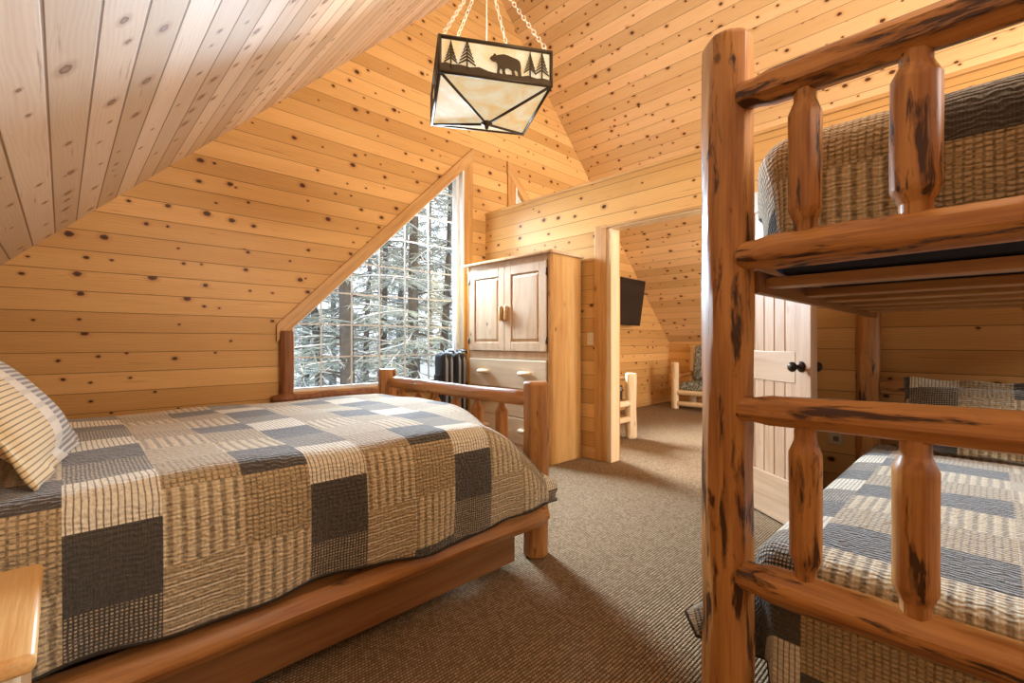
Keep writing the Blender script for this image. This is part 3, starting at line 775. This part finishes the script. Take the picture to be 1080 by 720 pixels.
# ================================================================== WARDROBE
def wardrobe():
    r = thing('wardrobe', 'tall pine wardrobe with two panelled doors by the window', 'wardrobe')
    u0, u1, va, vb, h = 3.115, 3.545, 2.715, 3.90, 1.885
    t = .03
    for v in (va, vb-t): bxo('side_panel', r, M['ward_v'], u0+.012, u1, v, v+t, 0.0, h)
    # scalloped kick cut under the visible side
    bxo('back_panel', r, M['ward_v'], u1-.012, u1, va+t, vb-t, .06, h)
    for z in (.07, .62, 1.10, h-.03): bxo('shelf', r, M['ward_h'], u0+.03, u1-.012, va+t, vb-t, z, z+.02)
    for v in (va+.022, vb-.022): log('corner_post', r, (u0+.02, v, 0.), (u0+.02, v, h), .026, M['trim'], facets=9)
    bm = bmesh.new(); box(bm, u0-.035, u1+.005, va-.035, vb+.035, h, h+.026, .006); o = mk('top', bm, M['ward_h'], r)
    log('top_edge', r, (u0-.035, va-.035, h+.012), (u0-.035, vb+.035, h+.012), .016, M['trim_v'], facets=7, tl=.02)
    bxo('face_frame', r, M['ward_face'], u0+.005, u0+.03, va+.045, vb-.045, h-.055, h, .003)
    bxo('face_frame', r, M['ward_face'], u0+.005, u0+.03, va+.045, vb-.045, .93, 1.005, .003)
    bxo('face_frame', r, M['ward_face'], u0+.005, u0+.03, va+.045, vb-.045, .03, .12, .003)
    ca, cb, mid = va+.050, vb-.050, (va+vb)/2
    for a, b, hs in ((ca, mid-.003, 1), (mid+.003, cb, -1)):
        z0, z1, x = 1.008, h-.058, u0-.012
        d = bmesh.new(); fw = .085
        for yy0, yy1, zz0, zz1 in ((a, a+fw, z0, z1), (b-fw, b, z0, z1), (a+fw, b-fw, z0, z0+fw), (a+fw, b-fw, z1-fw, z1)):
            box(d, x, x+.022, yy0, yy1, zz0, zz1, .004)
        # raised field with sloped margins
        pa, pb, qa, qb = a+fw-.002, b-fw+.002, z0+fw-.002, z1-fw+.002; e = .035
        o8 = [d.verts.new(p) for p in ((x+.016, pa, qa), (x+.016, pb, qa), (x+.016, pb, qb), (x+.016, pa, qb), (x+.003, pa+e, qa+e), (x+.003, pb-e, qa+e), (x+.003, pb-e, qb-e), (x+.003, pa+e, qb-e))]
        for i in range(4): d.faces.new((o8[i], o8[(i+1) % 4], o8[4+(i+1) % 4], o8[4+i]))
        d.faces.new(o8[4:])
        door = mk('door', d, M['ward_face'], r)
        hv = b-.035 if hs == 1 else a+.035
        bm = bmesh.new(); box(bm, -.032, 0, -.020, .020, -.072, .072, .012, seg=3); hd = mk('handle', bm, M['handle'], door, True); hd.location = (x-.0, hv, 1.375)
        for z in (z0+.10, z1-.10):
            bm = bmesh.new(); lathe(bm, [(.007, -.032), (.007, .032)], 10); hh = mk('hinge', bm, M['bronze'], door, True); hh.location = (x-.002, a-.004 if hs == 1 else b+.004, z)
    for z0, z1 in ((.125, .375), (.38, .645), (.65, .925)):
        bm = bmesh.new(); box(bm, u0-.010, u0+.012, ca, cb, z0, z1, .007); dr = mk('drawer', bm, M['ward_h'], r)
        for v in (va+.30, vb-.30):
            bm = bmesh.new(); tube(bm, [(-.012, -.085, 0), (-.022, -.07, 0), (-.026, 0, .0), (-.022, .07, 0), (-.012, .085, 0)], [.014, .021, .024, .021, .014], 12)
            hd = mk('handle', bm, M['jamb'], dr, True); hd.location = (u0-.012, v, (z0+z1)/2+.01)
    return rebase(r, ((u0+u1)/2, (va+vb)/2, 0))
wardrobe()

# ================================================================== SUITCASES BETWEEN BED AND WARDROBE
def suitcase(label, loc, rotz, w, d, h, m1, m2):
    r = thing('suitcase', label, 'suitcase', loc, rotz, None)
    bm = bmesh.new(); box(bm, -d/2, d/2, -w/2, w/2, .05, h, .05, seg=4); mk('shell', bm, m1, r, True)
    bm = bmesh.new(); box(bm, -d/2-.02, -d/2+.03, -w/2+.03, w/2-.03, .12, h-.22, .02, seg=3); mk('pocket', bm, m1, r, True)
    for s in (-1, 1):
        bm = bmesh.new(); x = s*(d/2-.045)
        pts = [(x, -w/2-.002, .12), (x, -w/2-.002, h-.09), (x, -w/2+.02, h-.03), (x, -w/2+.07, h+.003), (x, w/2-.07, h+.003), (x, w/2-.02, h-.03), (x, w/2+.002, h-.09), (x, w/2+.002, .12)]
        tube(bm, pts, .014, 8); mk('trim', bm, m2, r, True)
    bm = bmesh.new(); tube(bm, [(d/2-.02, -.09, h-.01), (d/2-.02, -.09, h+.01), (d/2-.02, -.07, h+.02), (d/2-.02, .07, h+.02), (d/2-.02, .09, h+.01), (d/2-.02, .09, h-.01)], .011, 8); mk('handle', bm, M['black'], r, True)
    for x in (-d/2+.05, d/2-.05):
        for y in (-w/2+.05, w/2-.05):
            bm = bmesh.new(); lathe(bm, [(.026, -.012), (.026, .012)], 14); q = mk('wheel', bm, M['black'], r, True); q.location = (x, y, .026); q.rotation_euler = (PI/2, 0, 0)
    return r
suitcase('black suitcase with grey trim standing closest to the wardrobe', (3.075, 4.025, 0), .0, .17, .155, .98, M['bag'], M['bag2'])
suitcase('black suitcase with grey trim farther from the wardrobe below the window', (2.895, 4.015, 0), .0, .18, .155, .98, M['bag'], M['bag2'])

# ================================================================== PENDANT LAMP
def pendant():
    Hh = 1.25
    r = thing('pendant_lamp', 'amber glass pendant lamp with bear and pine tree cutouts hanging on chains', 'lamp')
    ctr = Vector((1.30*Hh, 1.496*Hh, 1.1)); s = .433*Hh/2
    # horizontal axes of the square in room space (near edge runs along e1)
    e1 = Vector((.4287*.718+.103*.696, -.4287*.696+.103*.718, 0)).normalized(); e2 = Vector((-e1.y, e1.x, 0))
    if e2.dot(Vector((.696, .718, 0))) < 0: e2 = -e2       # e2 points away from the camera
    zb, zt, za = 1.0*Hh, 1.13*Hh, .925*Hh
    Z = Vector((0, 0, 1))
    def W(a, b, z): return e1*a+e2*b+Z*z
    cor = [(-1, -1), (1, -1), (1, 1), (-1, 1)]
    bm = bmesh.new()
    for i in range(4):
        a, b = cor[i], cor[(i+1) % 4]
        for z in (zb, zt): tube(bm, [W(a[0]*s, a[1]*s, z), W(b[0]*s, b[1]*s, z)], .009, 6)
        tube(bm, [W(a[0]*s, a[1]*s, zb-.006), W(a[0]*s, a[1]*s, zt+.006)], .009, 6)
        tube(bm, [W(a[0]*s, a[1]*s, zb), W(0, 0, za)], .0075, 6)
    mk('frame', bm, M['lampmetal'], r, True)
    for i in range(4):
        a, b = cor[i], cor[(i+1) % 4]; k = .985
        bm = bmesh.new()
        ax, ay, bx_, by = a[0]*s*k, a[1]*s*k, b[0]*s*k, b[1]*s*k
        inward = -(W(a[0]+b[0], a[1]+b[1], 0)).normalized()*.004
        prism(bm, [W(ax, ay, zb+.005), W(bx_, by, zb+.005), W(bx_, by, zt-.005), W(ax, ay, zt-.005)], inward)
        mk('side_pane', bm, M['mica'], r)
        bm = bmesh.new()
        prism(bm, [W(ax, ay, zb), W(bx_, by, zb), W(0, 0, za+.003)], Z*.004)
        mk('bottom_pane', bm, M['mica'], r)
        # cut-out metal scene on every side
        out = -inward.normalized(); dx = (W(b[0], b[1], 0)-W(a[0], a[1], 0)).normalized()
        o = W(a[0]*s, a[1]*s, zb)+out*.003; wd = 2*s; ht = zt-zb
        bm = bmesh.new()
        def poly(pts): prism(bm, [o+dx*(x*wd)+Z*(y*ht) for x, y in pts], out*.004)
        poly([(0, 0), (1, 0), (1, .13), (.93, .17), (.86, .14), (.78, .19), (.70, .13), (.62, .15), (.5, .13), (.42, .16), (.34, .24), (.26, .20), (.18, .24), (.10, .22), (.05, .26), (0, .2)])
        def tree(cx, w, h, n=7):
            poly([(cx-.008, .1), (cx+.008, .1), (cx+.004, h), (cx-.004, h)])
            L = [(cx, h+.05)]; R_ = []
            for q in range(n):
                f = (q+1)/n; y = h-(h-.24)*f
                L += [(cx-w*f*.5, y), (cx-w*f*.22, y+.035)]; R_ += [(cx+w*f*.5, y), (cx+w*f*.22, y+.035)]
            for sd in (-1, 1):
                for q in range(n):
                    f = (q+1)/n; y = h-(h-.26)*f
                    poly([(cx, y+.13), (cx+sd*w*f*.5, y-.01), (cx+sd*w*f*.5, y+.03), (cx, y+.19)][::sd])
        tree(.095, .115, .86); tree(.235, .15, .96); tree(.80, .115, .86); tree(.91, .13, .93)
        bear = [(.445, .60), (.462, .64), (.470, .70), (.485, .70), (.492, .66), (.52, .69), (.56, .72), (.60, .70), (.64, .66), (.68, .63), (.705, .57), (.715, .45), (.715, .30), (.720, .15), (.735, .12), (.690, .12), (.685, .26), (.665, .31), (.655, .25), (.668, .13), (.635, .13), (.630, .27), (.60, .33), (.575, .31), (.57, .22), (.580, .13), (.548, .13), (.545, .26), (.530, .30), (.52, .18), (.53, .13), (.497, .13), (.502, .30), (.50, .42), (.485, .47), (.465, .47), (.448, .505), (.438, .53), (.436, .56)]
        poly(bear)
        mk('cutout', bm, M['lampmetal'], r)
    bm = bmesh.new(); lathe(bm, [(.004, -.028), (.010, -.022), (.012, -.006), (.030, .0), (.030, .008), (.006, .016)], 16)
    f = mk('finial', bm, M['lampmetal'], r, True); f.location = (0, 0, za)
    ztop = 1.60*Hh; zc = roofz(ctr.x)-1.1
    for a in cor:
        bm = bmesh.new(); p0 = W(a[0]*s*.97, a[1]*s*.97, zt); p1 = Vector((0, 0, ztop)); L = (p1-p0).length; n = int(L/.026); d = (p1-p0).normalized()
        x = d.cross(Z).normalized(); y = d.cross(x)
        for k in range(n+1):
            c = p0+d*(L*k/n); q = x if k % 2 else y
            pts = [c+d*(.017*math.cos(t))+q*(.0085*math.sin(t)) for t in (2*PI*j/10 for j in range(11))]
            tube(bm, pts, .0026, 5, False)
        mk('chain', bm, M['chain'], r, True)
    bm = bmesh.new(); tube(bm, [(0, 0, zb+.06), (0, 0, ztop), (0, 0, zc-.02)], .0035, 6); mk('cord', bm, M['chain'], r, True)
    bm = bmesh.new(); lathe(bm, [(.010, ztop-.02), (.016, ztop-.012), (.016, ztop+.012), (.010, ztop+.02)], 14); mk('hanging_ring', bm, M['lampmetal'], r, True)
    bm = bmesh.new(); lathe(bm, [(.055, zc-.085), (.062, zc-.07), (.062, zc+.0)], 20); mk('ceiling_canopy', bm, M['lampmetal'], r, True)
    for sx in (-1, 1):
        bm = bmesh.new(); bmesh.ops.create_uvsphere(bm, u_segments=14, v_segments=10, radius=.028); b = mk('bulb', bm, M['bulb'], r, True); b.location = e1*(sx*.07)+Z*(zb+.05)
    r.location = ctr
    return ctr, zt
LC, LZT = pendant()

# ================================================================== WALL FITTINGS
r = thing('light_switch', 'ivory light switch on the pine wall beside the doorway', 'light switch')
bxo('plate', r, M['plate'], PU-.006, PU, 2.595, 2.665, 1.065, 1.185, .003); bxo('toggle', r, M['plate'], PU-.014, PU-.005, 2.624, 2.636, 1.112, 1.138, .002)
rebase(r, (PU, 2.63, 1.065))
r = thing('wall_outlet', 'brown outlet plate low on the wall behind the bunk bed', 'outlet')
bxo('plate', r, M['plate'], PU-.006, PU, .655, .735, .44, .56, .003)
for z in (.475, .525): bxo('socket', r, M['dplate'], PU-.009, PU-.004, .680, .710, z-.015, z+.015, .004)
rebase(r, (PU, .695, .44))

# ================================================================== NEXT ROOM
def television():
    r = thing('television', 'black flat television tilted on the far pine wall through the doorway', 'television')
    bm = bmesh.new(); box(bm, -.62, .62, -.03, .03, -.36, .36, .008); mk('housing', bm, M['black'], r)
    bm = bmesh.new(); box(bm, -.605, .605, -.0325, -.028, -.345, .347, .001); mk('screen', bm, M['tv'], r)
    bm = bmesh.new(); box(bm, -.10, .10, .03, .045, -.10, .10, .004); tube(bm, [(0, .04, 0), (.05, .16, .03)], .02, 8); mk('wall_bracket', bm, M['black'], r)
    r.location = (6.10, 3.90, 1.71); r.rotation_euler = (math.radians(8), 0, math.radians(3)); return r
television()
def log_stand():
    r = thing('log_stand', 'pale log stand with shelves just beyond the doorway', 'stand')
    u0, u1, v0, v1 = 4.28, 4.66, 2.86, 3.62
    for u, v, z in ((u0, v0, .74), (u1, v0, .74), (u0, v1, .74), (u1, v1, .74)): log('leg', r, (u, v, 0), (u, v, z), .068, M['palelog'])
    for z in (.22, .40): 
        log('shelf_rail', r, (u0, v0, z), (u0, v1, z), .035, M['palelog'], .5, .5); log('shelf_rail', r, (u1, v0, z), (u1, v1, z), .035, M['palelog'], .5, .5)
        log('shelf_rail', r, (u0, v0, z-.0), (u1, v0, z-.0), .035, M['palelog'], .5, .5)
    bxo('shelf', r, M['board'], u0+.04, u1-.04, v0+.03, v1-.03, .24, .262); bxo('shelf', r, M['board'], u0+.04, u1-.04, v0+.03, v1-.03, .42, .442)
    bxo('top', r, M['board'], u0-.03, u1-.0, v0+.07, v1+.03, .655, .69)
    return rebase(r, (4.47, 3.24, 0))
log_stand()
r = thing('media_player', 'black electronics box on a shelf of the pale log stand', 'electronics')
bxo('case', r, M['black'], 4.36, 4.60, 2.93, 3.35, .443, .60, .006); bxo('front_panel', r, M['steel'], 4.38, 4.58, 2.925, 2.932, .54, .585, .002)
rebase(r, (4.48, 3.14, .443))
def log_chair():
    r = thing('log_armchair', 'pale log armchair with camouflage cushions in the next room', 'armchair')
    # local frame: x = width, -y = front
    w, d = .74, .64
    for sx in (-1, 1):
        log('leg', r, (sx*w/2, -d/2, 0), (sx*w/2, -d/2, .76), .062, M['palelog'])
        log('leg', r, (sx*w/2, d/2, 0), (sx*w/2, d/2+.05, 1.02), .058, M['palelog'])
        log('arm', r, (sx*w/2, -d/2, .52), (sx*w/2, d/2, .56), .042, M['cedar'], .3, .3)
        log('side_rail', r, (sx*w/2, -d/2, .25), (sx*w/2, d/2, .25), .04, M['palelog'], .4, .4)
    for z in (.09, .27): log('front_rail', r, (-w/2, -d/2, z), (w/2, -d/2, z), .042, M['palelog'], .4, .4)
    for z in (.30, .90): log('back_rail', r, (-w/2, d/2+.02, z), (w/2, d/2+.03, z), .042, M['palelog'], .4, .4)
    bm = bmesh.new(); box(bm, -w/2+.06, w/2-.06, -d/2+.0, d/2-.05, .30, .44, .05, seg=4); mk('seat_cushion', bm, M['camo'], r, True)
    bm = bmesh.new(); box(bm, -w/2+.07, w/2-.07, -.08, .08, 0, .62, .06, seg=4); o = mk('back_cushion', bm, M['camo'], r, True); o.location = (0, d/2-.12, .42); o.rotation_euler = (math.radians(-10), 0, 0)
    return r
ch = log_chair(); ch.location = (7.57, 3.25, 0); ch.rotation_euler = (0, 0, math.radians(-90))

# ================================================================== OUTSIDE
GZ = -3.0
bm = bmesh.new(); n = 30
vs = [[bm.verts.new((-40+110*i/n, 4.6+70*j/n, GZ+.25*math.sin(i*1.3)*math.cos(j*.9)+max(0, (j-14))*.35)) for j in range(n+1)] for i in range(n+1)]
for i in range(n):
    for j in range(n): bm.faces.new((vs[i][j], vs[i+1][j], vs[i+1][j+1], vs[i][j+1]))
struct('ground_outside', bm, M['snow'], None, True)

def tree_meshes(seed, H, r0, nb, zlo, lmax, lean_):
    """snow dusted spruce: trunk, drooping branches with needle sprays, snow lying along the branches"""
    rng = random.Random(seed)
    t = bmesh.new(); pts = [(lean_*z*z*.02+.03*math.sin(z*.9+seed), .03*math.cos(z*.7+seed), z) for z in [H*i/14 for i in range(15)]]
    tube(t, pts, [r0*(1-.8*i/14)+.01 for i in range(15)], 9)
    def tp(z):
        f = z/H*14; i = min(13, int(f)); return Vector(pts[i]).lerp(Vector(pts[i+1]), f-i)
    lim = bmesh.new(); nd = bmesh.new(); sn = bmesh.new()
    def strip(bm, a, b, w, nrm):
        d = (b-a); sd = d.cross(nrm)
        if sd.length < 1e-5: return
        sd = sd.normalized()*w
        m = a.lerp(b, .45)
        v = [bm.verts.new(p) for p in (a, m+sd, b, m-sd)]; bm.faces.new(v)
    for k in range(nb):
        z = zlo+(H*.97-zlo)*((k+rng.random())/nb)
        L = lmax*(1-.75*(z/H)**1.5)*rng.uniform(.55, 1.1); az = rng.uniform(0, 2*PI)
        up = rng.uniform(-.25, .28); droop = rng.uniform(.05, .28)
        p0 = tp(z); d0 = Vector((math.cos(az), math.sin(az), up)); side = Vector((-math.sin(az), math.cos(az), 0))
        wig = rng.uniform(-.12, .12)
        P = [p0+d0*(L*f)+Vector((0, 0, -droop*L*f*f))+side*(wig*L*math.sin(f*3)) for f in (0, .2, .4, .6, .8, 1.)]
        tube(lim, P, [.020+.010*L*.5, .018, .014, .010, .007, .003], 4, False)
        S = [q+Vector((0, 0, .018-.002*i)) for i, q in enumerate(P)]
        tube(sn, S[1:], [.016, .020, .016, .012, .006], 4, False)
        nt = int(L*8)
        for q in range(nt):
            f = .16+.84*(q+rng.random())/nt; i = min(4, int(f*5)); b = P[i].lerp(P[i+1], f*5-i)
            sg = 1 if q % 2 else -1
            tl = L*(.16+.22*(1-f))*rng.uniform(.6, 1.3)
            dd = (d0.normalized()*rng.uniform(.3, .9)+side*sg*rng.uniform(.5, 1.)+Vector((0, 0, rng.uniform(-.55, .12)))).normalized()
            e = b+dd*tl
            strip(nd, b, e, .020, Vector((0, 0, 1))); strip(nd, b, e, .020, side*sg+Vector((0, 0, .2)))
            for _ in range(3):
                g = b.lerp(e, rng.uniform(.25, .95)); d2 = (dd+Vector((rng.uniform(-1, 1), rng.uniform(-1, 1), rng.uniform(-.8, .3)))).normalized()
                strip(nd, g, g+d2*rng.uniform(.10, .26), .016, Vector((rng.uniform(-1, 1), rng.uniform(-1, 1), .6)))
            if rng.random() < .5: strip(sn, b+Vector((0, 0, .012)), e+Vector((0, 0, .012)), .022, Vector((0, 0, 1))); strip(sn, b+Vector((0, 0, .012)), e+Vector((0, 0, .012)), .012, side*sg)
    out = []
    for nm, bm, mt in (('trunk', t, M['bark']), ('branches', lim, M['bark']), ('needles', nd, M['needle']), ('snow_cover', sn, M['snow'])):
        me = bpy.data.meshes.new(nm); bm.to_mesh(me); bm.free(); me.materials.append(mt); out.append((nm, me))
    return out
TP = [tree_meshes(3, 13., .17, 95, 1.2, 2.5, .0), tree_meshes(8, 12., .13, 85, 1.0, 2.3, .3), tree_meshes(15, 14., .19, 100, 1.5, 2.7, -.2), tree_meshes(23, 11., .11, 85, .8, 2.2, .1)]
cs, sn_ = .696, .718
def spot(x, D):
    X = (x-540)/490*D; return X*sn_+D*cs, -X*cs+D*sn_
near = [(369, 10.5, 2, 'snow dusted spruce with the thickest trunk left of the window middle'),
        (437, 11.5, 0, 'snow dusted spruce with a straight trunk right of the window middle'),
        (467, 12.5, 1, 'snow dusted spruce with a leaning trunk nearest the wardrobe side of the window'),
        (404, 13.0, 3, 'slender snow dusted spruce behind the middle pane column of the window'),
        (338, 12.0, 1, 'thin snow dusted spruce at the lower corner of the slanted window')]
i = 0
far = [(322, 18), (385, 19), (420, 22), (452, 18), (486, 21), (300, 24), (352, 26), (400, 28), (551, 20), (515, 26)]
for x, D, k, lb in near+[(x, D, j % 4, None) for j, (x, D) in enumerate(far)]:
    root = thing('spruce_tree', lb or 'snow dusted spruce in the dense stand deeper in the snowy forest', 'tree', group=None if lb else 'spruces in the stand beyond the window')
    for nm, me in TP[k]:
        o = bpy.data.objects.new(nm, me); C.objects.link(o); o.parent = root
    u, v = spot(x, D); root.location = (u, v, GZ-.1); root.rotation_euler = (0, 0, i*2.1+.4); root.scale = (1, 1, 1) if lb else (1.05, 1.05, 1.05); i += 1
def shed():
    u, v = spot(492, 17.)
    r = thing('shed', 'small grey shed with a snowy roof outside beyond the suitcases', 'shed')
    bm = bmesh.new(); prism(bm, [(-1.6, -1.2, 0), (1.6, -1.2, 0), (1.6, -1.2, 3.3), (0, -1.2, 4.1), (-1.6, -1.2, 3.3)], (0, 2.4, 0)); mk('walls', bm, M['shed'], r)
    bm = bmesh.new()
    for s in (-1, 1): prism(bm, [(0, -1.45, 4.15), (s*1.9, -1.45, 3.2), (s*1.9, -1.45, 3.3), (0, -1.45, 4.27)], (0, 2.9, 0))
    mk('roof', bm, M['shed'], r)
    bm = bmesh.new()
    for s in (-1, 1): prism(bm, [(0, -1.40, 4.27), (s*1.85, -1.40, 3.32), (s*1.85, -1.40, 3.42), (0, -1.40, 4.40)], (0, 2.8, 0))
    mk('snow_cover', bm, M['snow'], r)
    r.location = (u, v, GZ-.55); r.rotation_euler = (0, 0, .5)
shed()

# ================================================================== LIGHT
w = bpy.data.worlds.new('overcast'); bpy.context.scene.world = w; w.use_nodes = True
bg = w.node_tree.nodes['Background']; bg.inputs[0].default_value = (.93, .96, 1., 1); bg.inputs[1].default_value = 1.9
def area(name, loc, rot, sx, sy, power, col):
    d = bpy.data.lights.new(name, 'AREA'); d.shape = 'RECTANGLE'; d.size = sx; d.size_y = sy; d.energy = power; d.color = col
    o = bpy.data.objects.new(name, d); C.objects.link(o); o.location = loc; o.rotation_euler = rot; return o
def point(name, loc, power, col, rad=.05):
    d = bpy.data.lights.new(name, 'POINT'); d.energy = power; d.color = col; d.shadow_soft_size = rad
    o = bpy.data.objects.new(name, d); C.objects.link(o); o.location = loc; return o
# daylight outside the front panes; added fill at unseen openings in the rear gable
area('added_rear_fill', (2.5, RV+.05, 2.6), (PI/2, 0, 0), 1.4, 1.2, 130, (1., .95, .90))
area('added_rear_fill_next_room', (5.1, RV+.05, 1.75), (PI/2, 0, 0), 2.0, 2.2, 260, (1., .97, .93))
area('daylight_window_1', (2.85, FV+.75, 2.35), Vector((-.72, -.48, -.52)).to_track_quat('-Z', 'Y').to_euler(), 0.8, 1.1, 950, (.66, .83, 1.))
area('daylight_window_2', (4.75, FV+.60, 2.3), Vector((.16, -.60, -.80)).to_track_quat('-Z', 'Y').to_euler(), 1., 1., 1000, (.84, .92, 1.))
point('pendant_bulb', (LC.x, LC.y, 1.1+LZT-.02), 10, (1., .84, .62), .08)
point('added_fill_bulb', (1.85, -.35, 2.65), 34, (1., .84, .60), .25)  # warm fill added out of view, no fixture hangs here

# ================================================================== CAMERA
cam = bpy.data.cameras.new('camera'); cam.sensor_width = 36; cam.lens = 490/1080*36; cam.clip_start = .02
co = bpy.data.objects.new('camera', cam); C.objects.link(co); co.location = (0, 0, 1.1)
co.rotation_euler = (PI/2, 0, -(PI/2-math.atan2(.718, .696))); bpy.context.scene.camera = co
vsn = bpy.context.scene.view_settings; vsn.view_transform = 'Standard'; vsn.look = 'None'; vsn.exposure = -.07; vsn.gamma = 1.
